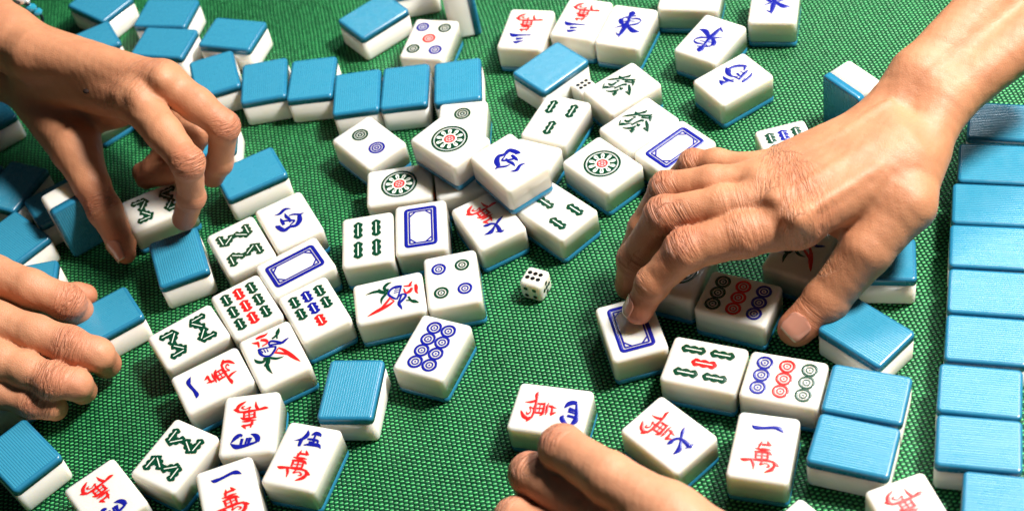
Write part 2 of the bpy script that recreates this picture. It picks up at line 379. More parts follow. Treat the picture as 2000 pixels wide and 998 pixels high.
# ------------------------------------------------------------------ tiles
TW, TL, TH = 27.85, 36.57-.12, 18.90       # width, length, thickness
BT = 4.3                                    # thickness of the blue back
GLYPHS = {
 'wan': [('r', [(-0.97, 3.01, 0.2), (-1.2, 1.11, 0.76), (-1.77, -0.95, 0.7)]), ('r', [(1.39, 3.41, 0.2), (2.18, 1.97, 0.75), (3.67, 0.98, 0.3)]), ('r', [(-2.25, 0.54, 0.6), (0.71, 1.16, 0.7), (3.04, 0.87, 0.5)]), ('r', [(-3.61, -1.43, 0.2), (-1.12, -1.57, 0.75), (1.58, -1.28, 0.7), (3.73, -1.36, 0.2)]), ('r', [(-3.51, -3.09, 0.25), (-2.51, -3.59, 0.75), (-2.25, -6.72, 0.6)]), ('r', [(-3.11, -3.3, 0.6), (0.02, -2.88, 0.8), (2.75, -2.87, 0.9), (4.63, -4.05, 0.25)]), ('r', [(2.77, -2.98, 0.7), (3.04, -6.82, 0.6)]), ('r', [(0.15, -3.14, 0.5), (0.71, -8.6, 0.6)]), ('r', [(-2.23, -5.22, 0.35), (2.86, -4.63, 0.4)]), ('r', [(-2.1, -7.03, 0.4), (3.06, -6.37, 0.4)]), ('r', [(-9.03, -7.88, 0.2), (-7.2, -8.18, 1.0), (-3.75, -7.53, 0.65), (0.33, -7.45, 0.65), (3.46, -7.19, 0.69), (6.34, -7.58, 0.64)]), ('r', [(-3.9, -7.73, 0.8), (-2.69, -10.01, 0.79), (-2.29, -12.81, 0.2)]), ('r', [(5.26, -7.1, 0.4), (6.98, -8.79, 1.09), (8.65, -9.33, 0.2)]), ('r', [(6.9, -8.81, 0.89), (6.02, -11.15, 1.08), (4.02, -12.7, 0.74), (2.5, -13.62, 0.15)]), ('r', [(0.82, -8.75, 0.69), (0.18, -9.79, 0.5), (2.73, -8.75, 0.35), (4.38, -10.01, 0.59), (2.87, -10.71, 0.25)])],
 'one': [('b', [(-6.92, 10.8, 0.15), (-5.11, 9.72, 1.33), (-1.68, 9.95, 1.02), (3.23, 10.93, 1.12), (5.61, 10.47, 1.42), (7.83, 8.57, 0.15)])],
 'six': [('b', [(-7.46, 3.06, 0.16), (-4.91, 4.22, 1.03), (-1.8, 6.26, 0.77), (0.68, 8.13, 0.92), (3.33, 9.78, 1.53), (7.05, 9.55, 0.15)]), ('b', [(4.89, 3.6, 0.2), (2.98, 4.13, 1.23), (0.34, 4.46, 0.92), (-1.36, 6.03, 0.87), (-1.6, 9.0, 1.23), (-1.37, 12.09, 1.43), (-3.55, 12.68, 0.15)]), ('b', [(-1.79, 12.32, 0.92), (-0.5, 11.96, 0.61), (1.06, 11.23, 0.2)])],
 'four': [('b', [(8.18, 11.07, 0.17), (5.87, 7.9, 1.47), (3.96, 6.72, 1.48), (2.53, 7.41, 0.57)]), ('b', [(-1.49, 6.59, 0.34), (-3.82, 7.7, 1.47), (-5.15, 9.64, 1.69), (-5.09, 11.86, 1.24)]), ('b', [(8.08, 11.08, 0.34), (5.25, 13.16, 1.69), (2.31, 13.39, 1.35), (-1.15, 12.68, 1.12), (-5.18, 11.63, 0.67)]), ('b', [(2.49, 8.86, 1.02), (2.98, 12.7, 1.01)]), ('b', [(-1.59, 8.72, 1.24), (-0.56, 12.9, 0.79)]), ('b', [(-0.01, 8.61, 0.79), (0.78, 12.59, 0.67)])],
 'three': [('b', [(8.52, 4.79, 0.32), (5.98, 6.8, 1.89), (1.66, 6.35, 1.02), (-4.85, 5.87, 0.63)]), ('b', [(3.61, 9.93, 1.41), (1.19, 9.5, 1.02), (-0.97, 8.81, 0.39)]), ('b', [(4.65, 12.05, 0.31), (2.84, 12.96, 1.41), (0.85, 12.09, 1.02), (-1.61, 11.38, 0.31)])],
 'five': [('b', [(-2.46, 14.51, 0.22), (-1.78, 11.91, 1.56), (-3.22, 9.2, 1.23), (-6.88, 7.37, 0.17)]), ('b', [(-3.52, 8.66, 1.34), (-3.39, 5.86, 1.22), (-3.16, 4.7, 0.89)]), ('b', [(0.36, 11.98, 0.45), (2.0, 13.47, 1.45), (4.35, 13.03, 1.22), (5.27, 12.01, 0.22)]), ('b', [(2.29, 13.04, 0.78), (2.31, 10.2, 0.78)]), ('b', [(-0.78, 9.58, 0.78), (2.5, 9.76, 1.11), (4.97, 9.54, 0.78)]), ('b', [(-1.29, 5.98, 0.44), (1.6, 6.81, 1.22), (5.77, 7.12, 1.43), (7.78, 5.68, 0.27)]), ('b', [(2.75, 9.81, 0.78), (2.57, 7.07, 0.77)]), ('b', [(4.77, 9.74, 0.89), (5.16, 7.3, 0.66)]), ('b', [(0.53, 8.04, 0.78), (3.58, 8.47, 0.66)])],
 'east': [('b', [(-0.53, 13.59, 0.31), (-0.26, 11.51, 2.51), (-0.19, 6.71, 1.17), (-0.23, 0.97, 1.86), (-0.62, -5.75, 1.85), (-0.96, -11.08, 0.31)]), ('b', [(-4.18, -7.03, 0.31), (-1.71, -8.98, 1.15), (-0.77, -7.66, 1.23)]), ('b', [(-1.82, 11.01, 0.78), (1.91, 11.36, 0.63)]), ('b', [(-2.91, 7.52, 0.63), (3.13, 9.67, 0.7)]), ('b', [(-4.89, 5.5, 1.72), (-4.18, 2.57, 1.87), (-1.6, 0.13, 1.16)]), ('b', [(-4.67, 4.87, 0.94), (-2.9, 7.14, 0.78), (-0.6, 6.05, 0.62)]), ('b', [(1.07, 6.39, 0.62), (4.71, 7.3, 1.17), (7.21, 5.59, 0.47), (5.42, 2.47, 1.16), (1.86, 0.81, 0.85), (-0.46, -0.22, 0.77)]), ('b', [(-3.08, 3.07, 0.62), (-0.46, 4.17, 0.62)]), ('b', [(0.59, 4.47, 0.62), (4.09, 4.49, 0.47)]), ('b', [(-0.26, 0.49, 1.55), (-3.13, -1.32, 0.93), (-6.54, -3.43, 0.31)]), ('b', [(0.19, 0.48, 1.08), (3.66, -2.53, 2.0), (6.05, -3.94, 2.15), (9.69, -3.87, 0.31)])],
 'south': [('b', [(9.66, -2.48, 0.29), (6.82, -1.72, 2.16), (4.36, -0.32, 1.86), (1.58, -0.31, 1.07), (-1.32, -2.21, 0.71)]), ('b', [(7.57, -1.94, 1.01), (6.68, -7.0, 1.44), (3.93, -10.63, 1.3), (1.89, -11.69, 0.29)]), ('b', [(2.58, -10.43, 1.01), (0.57, -8.28, 0.57)]), ('b', [(-0.34, -10.29, 0.29), (-1.71, -6.56, 1.43), (-3.53, -1.34, 0.85)]), ('b', [(-3.9, -10.36, 0.43), (-5.86, -6.66, 1.21), (-6.49, -2.31, 0.85), (-5.78, -2.15, 0.57), (-4.61, -4.79, 0.43)]), ('b', [(4.87, 3.16, 0.43), (1.79, 3.6, 1.42), (-3.13, 1.63, 0.71)]), ('b', [(3.6, 6.85, 0.29), (0.75, 6.89, 2.13), (-0.95, 8.56, 0.28)]), ('b', [(0.41, 7.15, 1.28), (-0.52, 3.6, 1.07), (-1.74, 0.12, 0.43)]), ('b', [(0.69, -0.77, 0.57), (-4.09, -2.19, 0.78)]), ('b', [(1.53, -3.93, 1.14), (-1.48, -3.65, 0.85)]), ('b', [(1.64, -6.1, 0.43), (-0.85, -7.02, 0.57)])],
 'west': [('b', [(-5.45, 7.75, 0.28), (-2.4, 7.07, 1.53), (1.27, 8.62, 1.67), (4.42, 6.92, 0.28)]), ('b', [(-8.04, -0.46, 0.27), (-6.74, -2.61, 2.19), (-4.8, -6.23, 2.18), (-1.22, -5.63, 1.64), (2.03, -6.65, 1.91), (5.08, -4.16, 2.47), (6.55, -0.6, 1.79), (9.32, -0.13, 0.21)]), ('b', [(6.79, -0.02, 1.24), (3.68, 2.22, 1.17), (1.24, 2.56, 0.55)]), ('b', [(-3.44, 3.57, 0.41), (-3.44, 1.21, 1.65), (-3.53, -2.48, 1.37)]), ('b', [(-7.83, -0.71, 1.1), (-5.19, -1.75, 0.55)]), ('b', [(0.14, 5.72, 0.42), (-0.14, 2.61, 1.66), (0.71, 0.1, 1.24), (0.13, -2.48, 0.96)]), ('b', [(-4.09, 1.11, 0.96), (-0.94, -0.21, 1.24), (2.49, -2.68, 1.1), (-0.92, -4.54, 0.55)])],
 'fa': [('g', [(-11.17, -2.98, 0.21), (-8.85, 0.4, 1.19), (-6.32, 3.97, 1.05)]), ('g', [(-8.61, 4.9, 0.56), (-6.36, 4.38, 1.68), (-5.38, 6.52, 1.05), (-4.36, 8.47, 1.4), (-4.78, 10.12, 0.42)]), ('g', [(-4.93, 4.12, 0.98), (-1.05, 7.47, 1.26), (0.4, 9.71, 0.7)]), ('g', [(0.57, 8.07, 1.67), (3.64, 5.09, 0.55)]), ('g', [(1.24, 4.21, 0.7), (4.84, 1.97, 1.38), (9.1, -1.16, 0.21)]), ('g', [(-2.55, 4.07, 1.12), (1.53, 6.71, 0.84)]), ('g', [(-6.86, -8.87, 0.28), (-6.26, -6.64, 1.67), (-4.8, -5.29, 1.04), (-2.85, -2.37, 0.42)]), ('g', [(-9.22, -5.23, 0.56), (-7.39, -7.68, 0.7)]), ('g', [(-7.82, -3.6, 0.84), (-5.33, -2.98, 1.39), (-5.26, 0.45, 1.05)]), ('g', [(-5.72, 0.92, 1.54), (-5.01, 2.47, 0.7)]), ('g', [(-3.88, -8.44, 0.42), (-1.41, -6.71, 1.18), (0.45, -3.87, 1.38), (0.16, -2.36, 0.69)]), ('g', [(1.61, -7.67, 1.93), (1.82, -5.93, 1.66), (-0.58, -4.17, 0.83)]), ('g', [(-1.98, -3.78, 0.97), (-1.38, 0.67, 1.04), (-0.34, 2.75, 1.39), (0.91, 2.56, 0.69)]), ('g', [(-0.46, -0.71, 0.69), (1.32, -1.29, 1.25), (1.03, 0.22, 0.69)]), ('g', [(4.67, -0.41, 1.24), (8.69, -1.1, 0.27)])],
 'bird': [('r', [(-4.93, 14.38, 0.86), (-2.53, 14.49, 1.36), (0.21, 14.29, 0.93), (1.86, 15.14, 0.19)]), ('r', [(-7.64, 13.05, 0.25), (-5.73, 11.73, 1.11), (-4.21, 11.61, 0.98)]), ('r', [(-4.68, 11.53, 0.98), (-5.27, 8.2, 0.61)]), ('r', [(-2.98, 12.4, 0.98), (-0.96, 10.93, 1.35), (-0.48, 8.79, 0.74), (-3.64, 8.09, 0.61)]), ('r', [(3.25, 2.52, 0.61), (5.13, -0.34, 1.09), (6.86, -4.81, 1.57), (8.61, -9.18, 1.08), (9.97, -12.14, 0.18)]), ('r', [(0.35, 0.65, 0.61), (3.07, -1.42, 0.97), (6.91, -4.99, 0.84)]), ('r', [(3.02, 2.2, 0.49), (0.94, 0.43, 0.48)]), ('b', [(-5.86, 7.33, 0.73), (-6.1, 4.2, 1.09), (-4.86, 1.37, 0.91), (-2.0, -0.01, 0.97), (1.34, 2.35, 0.91), (2.49, 4.5, 0.49)]), ('b', [(-0.22, 8.23, 0.98), (1.6, 8.63, 0.98), (3.77, 6.82, 1.04), (5.82, 4.7, 1.22), (8.31, 5.38, 0.92), (10.29, 5.9, 0.18)]), ('b', [(0.1, 6.6, 0.79), (3.24, 5.35, 0.79), (5.36, 4.21, 0.73)]), ('b', [(0.01, 8.09, 0.73), (0.06, 5.85, 0.73), (2.4, 3.78, 0.73)]), ('b', [(-5.24, 6.38, 0.31), (-4.72, 3.7, 0.55)]), ('b', [(-3.67, 5.91, 0.3), (-3.42, 3.09, 0.55)]), ('b', [(-2.17, 5.4, 0.3), (-2.15, 2.74, 0.55)]), ('b', [(-5.81, 6.98, 0.79), (-2.17, 5.88, 0.67), (1.88, 4.35, 0.73)]), ('g', [(8.02, 14.81, 0.25), (6.5, 12.6, 1.48), (5.21, 10.88, 0.99), (2.33, 9.9, 0.74)]), ('g', [(5.3, 10.82, 0.74), (4.66, 8.38, 0.49)]), ('g', [(-9.86, 2.35, 0.24), (-9.22, 0.01, 1.21), (-7.06, -1.77, 1.21), (-4.52, -0.86, 1.03)]), ('g', [(-5.89, 0.02, 0.73), (-3.35, -0.68, 0.91), (0.05, -3.65, 1.08), (3.82, -4.31, 0.18)]), ('g', [(-3.48, -1.37, 1.45), (-5.13, -4.17, 1.56), (-7.06, -4.62, 0.6)]), ('g', [(-5.38, -3.62, 1.32), (-5.68, -7.64, 1.2), (-4.94, -11.78, 0.18)])]}

def engrave(kind, parent, z):
    k = Ink(z)
    def glyph(n):
        k.fat = {'wan': 1.85, 'one': 1.7, 'three': 1.7, 'bird': 1.5, 'six': 1.7, 'west': 1.25, 'fa': 1.45, 'five': 1.5}.get(n, 1.6)
        for c, pts in GLYPHS[n]: k.stroke(c, pts)
    if kind[0] == 'w' and kind[1:].isdigit():
        glyph('wan')
        n = {'1': 'one', '3': 'three', '4': 'four', '5': 'five', '6': 'six'}.get(kind[1:])
        if n: glyph(n)
    elif kind == 'nE': glyph('east')
    elif kind == 'nS': glyph('south')
    elif kind == 'nW': glyph('west')
    elif kind == 'fa': glyph('fa')
    elif kind == 'b1': glyph('bird')
    elif kind == 'wd':
        def frame(hw, hl, r, w, **kw):
            pts = []
            for cx, cy, a0 in ((1, 1, 0), (-1, 1, 90), (-1, -1, 180), (1, -1, 270)):
                for q in range(5):
                    a = math.radians(a0+90*q/4)
                    pts.append((cx*(hw-r)+r*math.cos(a), cy*(hl-r)+r*math.sin(a), w))
                nx_, ny_ = {(1, 1): (-1, 1), (-1, 1): (-1, -1), (-1, -1): (1, -1), (1, -1): (1, 1)}[(cx, cy)]
                e = math.radians(a0+90)
                ex, ey = cx*(hw-r)+r*math.cos(e), cy*(hl-r)+r*math.sin(e)
                e2 = math.radians(a0+90)
                gx, gy = nx_*(hw-r)+r*math.cos(e2), ny_*(hl-r)+r*math.sin(e2)
                for q in range(1, 5): pts.append((ex+(gx-ex)*q/5, ey+(gy-ey)*q/5, w))
            k.ribbon('b', pts, closed=True, **kw)
        frame(7.9, 13.4, 1.4, 2.0); frame(6.0, 11.5, .5, 1.0)
        for sx_ in (-1, 1):
            for sy_ in (-1, 1):
                k.stroke('b', [(sx_*6.1, sy_*8.0, 1.0), (sx_*4.4, sy_*9.6, .9), (sx_*2.6, sy_*11.5, 1.0)])
    elif kind == 'd1':
        k.ring('g', 0, 0, 9.5, 1.25, 64, h=.04)
        k.ring('g', 0, 0, 5.9, 4.6, 64, h=.012)
        for q in range(10):
            a = math.radians(36*q+9); ca, sa = math.cos(a), math.sin(a)
            k.stroke('w', [(r*ca, r*sa, w) for r, w in ((3.9, .9), (5.3, 1.75), (6.6, 2.0), (7.45, .9))], dz=.07, h=.03)
            k.line('g', 4.3*ca, 4.3*sa, 6.1*ca, 6.1*sa, .5, dz=.15, h=.02)
        k.ring('w', 0, 0, 3.55, .75, 40, dz=.07, h=.03)
        k.ring('r', 0, 0, 2.65, .95, 40, dz=.05); k.ring('r', 0, 0, .95, .6, 24, dz=.05)
        for q in range(6):
            a = math.radians(60*q+20); k.line('r', 1.1*math.cos(a), 1.1*math.sin(a), 2.6*math.cos(a), 2.6*math.sin(a), .5, dz=.05)
    elif kind == 'd2':
        k.rings('g', 0, 8.0, 4.4); k.rings('b', 0, -8.0, 4.4)
    elif kind == 'd4':
        for c, x, y in (('b', -6.1, 8.2), ('g', 6.1, 8.2), ('g', -6.1, -8.2), ('b', 6.1, -8.2)): k.rings(c, x, y, 3.6, 2)
    elif kind == 'd5':
        for c, x, y in (('b', -7, 10), ('g', 7, 10), ('r', 0, 0), ('g', -7, -10), ('b', 7, -10)): k.rings(c, x, y, 3.7, 2)
    elif kind == 'd8':
        for q in range(4):
            for x in (-3.9, 3.9): k.rings('b', x, 11.0-q*7.35, 3.7, 2)
    elif kind == 'd9':
        for q, c in enumerate('grb'):
            for x in (-7.3, 0, 7.3): k.rings(c, x, 10.5-q*10.5, 3.6, 2)
    elif kind == 'b3':
        k.stick('g', 0, 13.5, 0, 2.2, 3.9)
        for x in (-6.3, 6.3): k.stick('g', x, -2.4, x, -13.6, 3.9)
    elif kind == 'b4':
        for x in (-4.9, 4.9):
            k.stick('g', x, 13.4, x, 1.0, 3.9); k.stick('g', x, -1.0, x, -13.4, 3.9)
    elif kind == 'b5':
        for x in (-7, 7):
            k.stick('g', x, 13.0, x, 1.0, 3.8); k.stick('g', x, -1.0, x, -13.0, 3.8)
        k.stick('r', 0, 6.2, 0, -6.2, 3.8)
    elif kind == 'b7':
        k.stick('r', 0, 13.6, 0, 5.4, 4.1)
        for x, c in ((-7.1, 'g'), (0, 'b'), (7.1, 'g')):
            k.stick(c, x, 4.2, x, -4.2, 4.1); k.stick(c, x, -5.2, x, -13.6, 4.1)
    elif kind == 'b9':
        for x, c in ((-7.2, 'g'), (0, 'r'), (7.2, 'g')):
            for y in (9.9, 0, -9.9): k.stick(c, x, y+4.4, x, y-4.4, 4.1)
    elif kind == 'b8':
        for s_ in (1, -1):
            p = [(-8, s_*13.2), (-7.7, s_*4.0), (-.5, s_*9.6), (7.2, s_*4.0), (7.4, s_*13.2)]
            for i in range(4): k.stick('g', *p[i], *p[i+1], 3.7, .9)
    if k.v: k.obj(parent)

GROUP_UP = 'white face-up mahjong tiles on the green mat'
GROUP_DN = 'blue-backed mahjong tiles lying face down'
GROUP_ST = 'tiles standing on end'
# moulded bodies, shared by every tile
up_body = rounded_slab(TW, TL, BT, TH, 2.6, 0, 2.1, .10)
up_back = rounded_slab(TW-.1, TL-.1, 0, BT-.02, 2.6, 1.3, 0)
dn_body = rounded_slab(TW-.25, TL-.25, 0, TH-BT, 2.6, 2.0, 0)
dn_back = rounded_slab(TW, TL, TH-BT+.02, TH, 2.6, 0, 1.5, .06)
PROTO = {}
def make_tile(kind):
    root = bpy.data.objects.new('mahjong_tile', None); col.objects.link(root)
    root.empty_display_size = .01
    if kind == 'back':
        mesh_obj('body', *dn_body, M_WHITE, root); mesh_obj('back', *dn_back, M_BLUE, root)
    else:
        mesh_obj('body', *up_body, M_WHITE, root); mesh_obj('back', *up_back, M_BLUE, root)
        engrave(kind, root, TH+.07)
    PROTO[kind] = root
    return root
def copy_tile(src):
    c = src.copy(); col.objects.link(c)
    for ch in src.children:
        d = ch.copy(); col.objects.link(d); d.parent = c
    return c
TILES = [
 ('back', -256.15, 479.4, 34.67, 0.0, 'blue-backed tile at the lower left corner, below the fingers reaching in'),
 ('w4', -212.41, 442.21, -150.94, 0.0, 'white tile, red wan over a cut-off blue four, touching the lower left blue-backed tile'),
 ('b8', -178.71, 457.11, -40.03, 0.0, 'white eight bamboo tile near the bottom edge, left of the upside-down four wan tile'),
 ('w4', -141.56, 465.62, 172.15, 0.0, 'white four wan tile upside down, just above the five wan tile'),
 ('w5', -117.63, 439.27, -27.35, 0.0, 'white five wan tile with blue wu over red wan, below the lone blue-backed tile'),
 ('w1', -153.02, 427.19, 7.2, 0.0, 'white one wan tile cut by the bottom edge, left of the five wan tile'),
 ('w1', -159.12, 498.41, 108.16, 0.0, 'white one wan tile lying sideways, left of the bird tile that faces left'),
 ('b1', -126.88, 505.57, 16.23, 0.0, 'white bird tile with its bird facing left, right of the sideways one wan tile'),
 ('b7', -104.69, 529.88, -162.03, 0.0, 'white seven bamboo tile fully visible beside the nine bamboo, one red and two blue sticks'),
 ('b9', -139.72, 542.33, 19.77, 0.0, 'white nine bamboo tile with a red middle column of sticks'),
 ('wd', -112.48, 562.46, -69.55, 0.0, 'white dragon tile with a long blue frame, above the seven bamboo tile'),
 ('nW', -113.69, 598.06, 17.66, 0.0, 'white west wind tile flat on the mat, right of an eight bamboo tile'),
 ('b8', -140.9, 587.38, 18.56, 0.0, 'white eight bamboo tile left of the flat west wind tile'),
 ('b8', -170.65, 530.98, 112.36, 0.0, 'white eight bamboo tile turned sideways, directly above the sideways one wan tile'),
 ('back', -175.1, 589.44, 10.09, 0.0, 'single blue-backed tile with bold stripes, below the tile held by the thumb and finger'),
 ('back', -133.07, 642.77, -73.66, 0.0, 'blue-backed tile under the middle finger of the upper left hand'),
 ('back', -215.86, 557.94, -67.13, 0.0, 'blue-backed tile pushed by the fingers of the lower left hand'),
 ('b1', -65.78, 525.46, -90.89, 0.0, 'white bird tile with its red-tailed bird facing right, left of the four dot tile'),
 ('b4', -72.61, 569.99, -5.29, 0.0, 'white four bamboo tile, upright beside a white dragon tile'),
 ('wd', -43.65, 570.06, -6.01, 0.0, 'white dragon tile upright between the four bamboo tile and a shaded six wan tile'),
 ('d1', -51.2, 605.9, 83.51, 0.0, 'white one dot flower tile partly in shadow, tucked under the two dot tile'),
 ('d2', -18.01, 604.95, -2.76, 0.0, 'shaded white tile almost hidden beneath the raised one dot flower tile'),
 ('d1', -18.65, 611.0, 34.69, 19.05, 'white one dot flower tile raised on other tiles, left of the raised west wind tile'),
 ('nW', 9.64, 583.72, -153.95, 19.05, 'white west wind tile turned upside down and lying on top of other tiles'),
 ('w6', -8.0, 564.53, -162.42, 0.0, 'white six wan tile half shaded by the raised west wind tile'),
 ('b3', 27.76, 559.63, 33.27, 0.0, 'white three bamboo tile partly covered by the raised west wind tile'),
 ('d1', 58.16, 585.54, 30.38, 0.0, 'white one dot flower tile flat on the mat, in front of the green dragon tiles'),
 ('wd', 97.92, 585.06, -60.69, 0.0, 'white dragon tile with a slanted blue frame, at the little finger of the right hand'),
 ('fa', 83.75, 609.83, -61.95, 0.0, 'white green dragon tile touching the slanted white dragon tile'),
 ('fa', 81.22, 642.14, -65.3, 0.0, 'white green dragon tile farther back, beside the half-hidden die'),
 ('b3', 40.7, 629.13, 144.0, 0.0, 'white three bamboo tile upside down, left of the two green dragon tiles'),
 ('blank', 18.22, 598.51, -36.81, 0.0, 'plain white tile end wedged between the raised west wind tile and the flat flower tile'),
 ('back', 45.93, 673.86, -58.61, 0.0, 'blue-backed tile lying in front of the three wan tiles'),
 ('w3', 38.21, 712.73, 156.24, 0.0, 'white three wan tile, whole, left of the other three wan tile'),
 ('w3', 71.64, 710.52, 148.39, 0.0, 'white three wan tile cut by the top edge, against the east wind tile'),
 ('nE', 95.33, 694.05, -31.72, 0.0, 'white east wind tile right of the two three wan tiles'),
 ('blank', 137.79, 709.0, 67.35, 0.0, 'plain white tile at the top edge, behind the two east wind tiles in the middle'),
 ('nE', 138.56, 666.42, 134.14, 0.0, 'white east wind tile turned upside down, behind the south wind tile'),
 ('nS', 141.72, 628.7, 112.7, 0.0, 'white south wind tile on open mat, upside down'),
 ('nE', 181.53, 684.49, -21.0, 0.0, 'white east wind tile cut by the top edge, farthest right of the wind tiles'),
 ('d2', -64.38, 645.83, 30.89, 0.0, 'white two dot tile with one green and one blue ring, fully visible'),
 ('d2', -10.99, 642.93, -11.89, 0.0, 'white two dot tile mostly covered by the raised flower tile, one ring showing'),
 ('d5', -19.23, 724.21, -24.36, 0.0, 'white five dot tile with a red centre ring, behind the row of blue-backed tiles'),
 ('back', -50.13, 759.54, -60.34, 0.0, 'blue-backed tile at the top edge, alone left of the five dot tile'),
 ('back', -21.1, 789.65, -4.0, 0.0, 'tile at the top edge showing only its shaded white side, behind the five dot tile'),
 ('back', -224.34, 839.56, 41.95, 0.0, 'blue-backed tile at the top edge nearest the upper left wrist'),
 ('back', -180.37, 811.07, 68.26, 0.0, 'blue-backed tile at the top edge behind another blue-backed tile, above the knuckles'),
 ('back', -182.04, 780.81, 66.1, 0.0, 'blue-backed tile just above the knuckles of the upper left hand'),
 ('back', -138.45, 773.56, 62.41, 0.0, 'blue-backed tile lying behind the left end of the curved row'),
 ('back', -231.21, 798.56, -71.89, 0.0, 'blue-backed tile half covered by the wrist of the upper left hand'),
 ('back', -150.9, 738.23, 6.1, 0.0, 'blue-backed tile at the left end of the curved row, touching the upper left hand'),
 ('back', -120.97, 721.18, -4.53, 0.0, 'second blue-backed tile from the left in the curved row'),
 ('back', -92.29, 712.83, -9.87, 0.0, 'third blue-backed tile from the left in the curved row'),
 ('back', -66.91, 691.23, -7.77, 0.0, 'fourth blue-backed tile from the left in the curved row, behind the two dot tile'),
 ('back', -38.63, 686.43, -9.8, 0.0, 'fifth blue-backed tile from the left in the curved row'),
 ('back', -8.03, 680.44, -7.89, 0.0, 'blue-backed tile at the right end of the curved row, before the five dot tile'),
 ('back', -294.44, 751.78, 28.16, 0.0, 'blue-backed tile at the left edge, left of the upper left thumb base'),
 ('back', -272.9, 678.71, 146.99, 0.0, 'shaded blue-backed tile at the left edge below the thumb base of the upper left hand'),
 ('back', -300.81, 693.34, -44.32, 0.0, "darkest blue-backed tile cut by the left edge, in the hand's shadow"),
 ('back', -243.3, 658.13, -66.12, 0.0, "dark blue-backed tile in the hand's shadow, just left of the tile standing by the thumb"),
 ('back', -269.16, 634.11, -142.39, 0.0, 'striped blue-backed tile at the left edge, half in shadow above the lower left hand'),
 ('back', -261.31, 596.54, -93.36, 0.0, 'small visible end of a blue-backed tile behind the lower left index finger'),
 ('blank', -270, 528, 25.0, 0.0, 'white tile glimpsed between the fingers of the lower left hand'),
 ('back', -180.56, 726.07, 20.0, 0.0, 'blue-backed tile peeking out beside the knuckle of the upper left hand'),
 ('blank', -222, 737, 30.0, 0.0, 'pale tile seen through the gap between the upper left thumb and index finger'),
 ('back', -157.8, 679.66, -94.75, 0.0, 'tile half hidden behind the middle finger of the upper left hand'),
 ('b8', -187.03, 634.3, 105.28, 0.0, 'white eight bamboo tile gripped between the upper left thumb and index finger'),
 ('d1', 79.38, 500.13, -35.34, 0.0, "white one dot flower tile under the right hand's index finger, mostly hidden"),
 ('d9', 102.32, 473.14, 54.94, 0.0, 'white nine dot tile under the right hand, beside its thumb'),
 ('b5', 76.36, 438.49, 59.94, 0.0, 'white five bamboo tile with a red middle stick, lying sideways'),
 ('d9', 109.23, 419.54, -118.83, 0.0, 'white nine dot tile right of the five bamboo tile, fully visible'),
 ('wd', 48.27, 470.32, 2.47, 0.0, "white dragon tile pressed by the right hand's index finger"),
 ('back', 153.57, 436.06, 33.46, 0.0, 'blue-backed tile slanted beside the right thumb tip'),
 ('back', 173.21, 477.61, -108.28, 0.0, 'blue-backed tile under the wrist of the right hand'),
 ('back', 142.43, 401.34, -119.48, 0.0, 'upper of two blue-backed tiles side by side, right of the visible nine dot tile'),
 ('back', 127.98, 376.11, -120.47, 0.0, 'lower of two blue-backed tiles side by side, right of the upright one wan tile'),
 ('w1', 89.86, 385.83, -25.41, 0.0, 'white one wan tile upright at lower right, in front of the nine dot tile'),
 ('w6', 50.98, 404.38, -147.73, 0.0, 'white six wan tile in full light, above the hand at the bottom edge'),
 ('w4', 1.16, 432.96, -114.67, 0.0, 'white four wan tile lying sideways, touched by the hand at the bottom edge'),
 ('d8', -48.36, 486.98, -33.04, 0.0, 'white eight dot tile with eight blue rings'),
 ('d4', -32.6, 528.19, -2.89, 0.0, 'white four dot tile with two blue and two green rings'),
 ('back', -90.74, 472.34, -16.05, 0.0, 'blue-backed tile alone in the lower middle, left of the eight dot tile'),
 ('w9', 140.55, 335.73, -172.81, 0.0, 'white tile with red wan cut by the bottom edge, before the right blue wall'),
 ('blank', 95, 334, 30.0, 0.0, 'bare white tile corner at the bottom edge, right of the upright one wan tile'),
 ('b7', 155.22, 566.0, -178.82, 0.0, 'white seven bamboo tile partly covered by the back of the right hand'),
 ('b1', 140.18, 494.46, -39.66, 0.0, 'white bird tile in shadow under the palm of the right hand'),
 ('back', 264.83, 548.97, -113.99, 0.0, 'blue-backed tile at the far end of the right wall, shaded by the forearm'),
 ('back', 249.34, 521.36, -112.35, 0.0, 'second blue-backed tile from the far end of the right wall'),
 ('back', 236.39, 495.41, -111.93, 0.0, 'third blue-backed tile from the far end of the right wall'),
 ('back', 225.27, 469.14, -111.61, 0.0, 'fourth blue-backed tile from the far end of the right wall'),
 ('back', 214.56, 442.14, -112.25, 0.0, 'fifth blue-backed tile from the far end of the right wall, bleached by glare'),
 ('back', 203.37, 415.56, -112.65, 0.0, 'sixth blue-backed tile from the far end of the right wall'),
 ('back', 190.21, 389.07, -113.07, 0.0, 'third blue-backed tile from the near end of the right wall'),
 ('back', 179.51, 362.62, -112.1, 0.0, 'second blue-backed tile from the near end of the right wall'),
 ('back', 179.58, 331.26, -113.04, 0.0, 'blue-backed tile at the near end of the right wall, set to the right'),
 ('stand', 3.5, 753.5, -1.0, 0, 'tile standing on end at the top edge with its blue back facing right'),
 ('stand', -231.5, 640.6, -64.3, 0, 'tile standing on end behind the upper left thumb, dark blue back facing the camera'),
 ('stand', 196.8, 587.3, -155, 0, 'tile standing on end beside the right wrist, white side up and blue back in shade')]
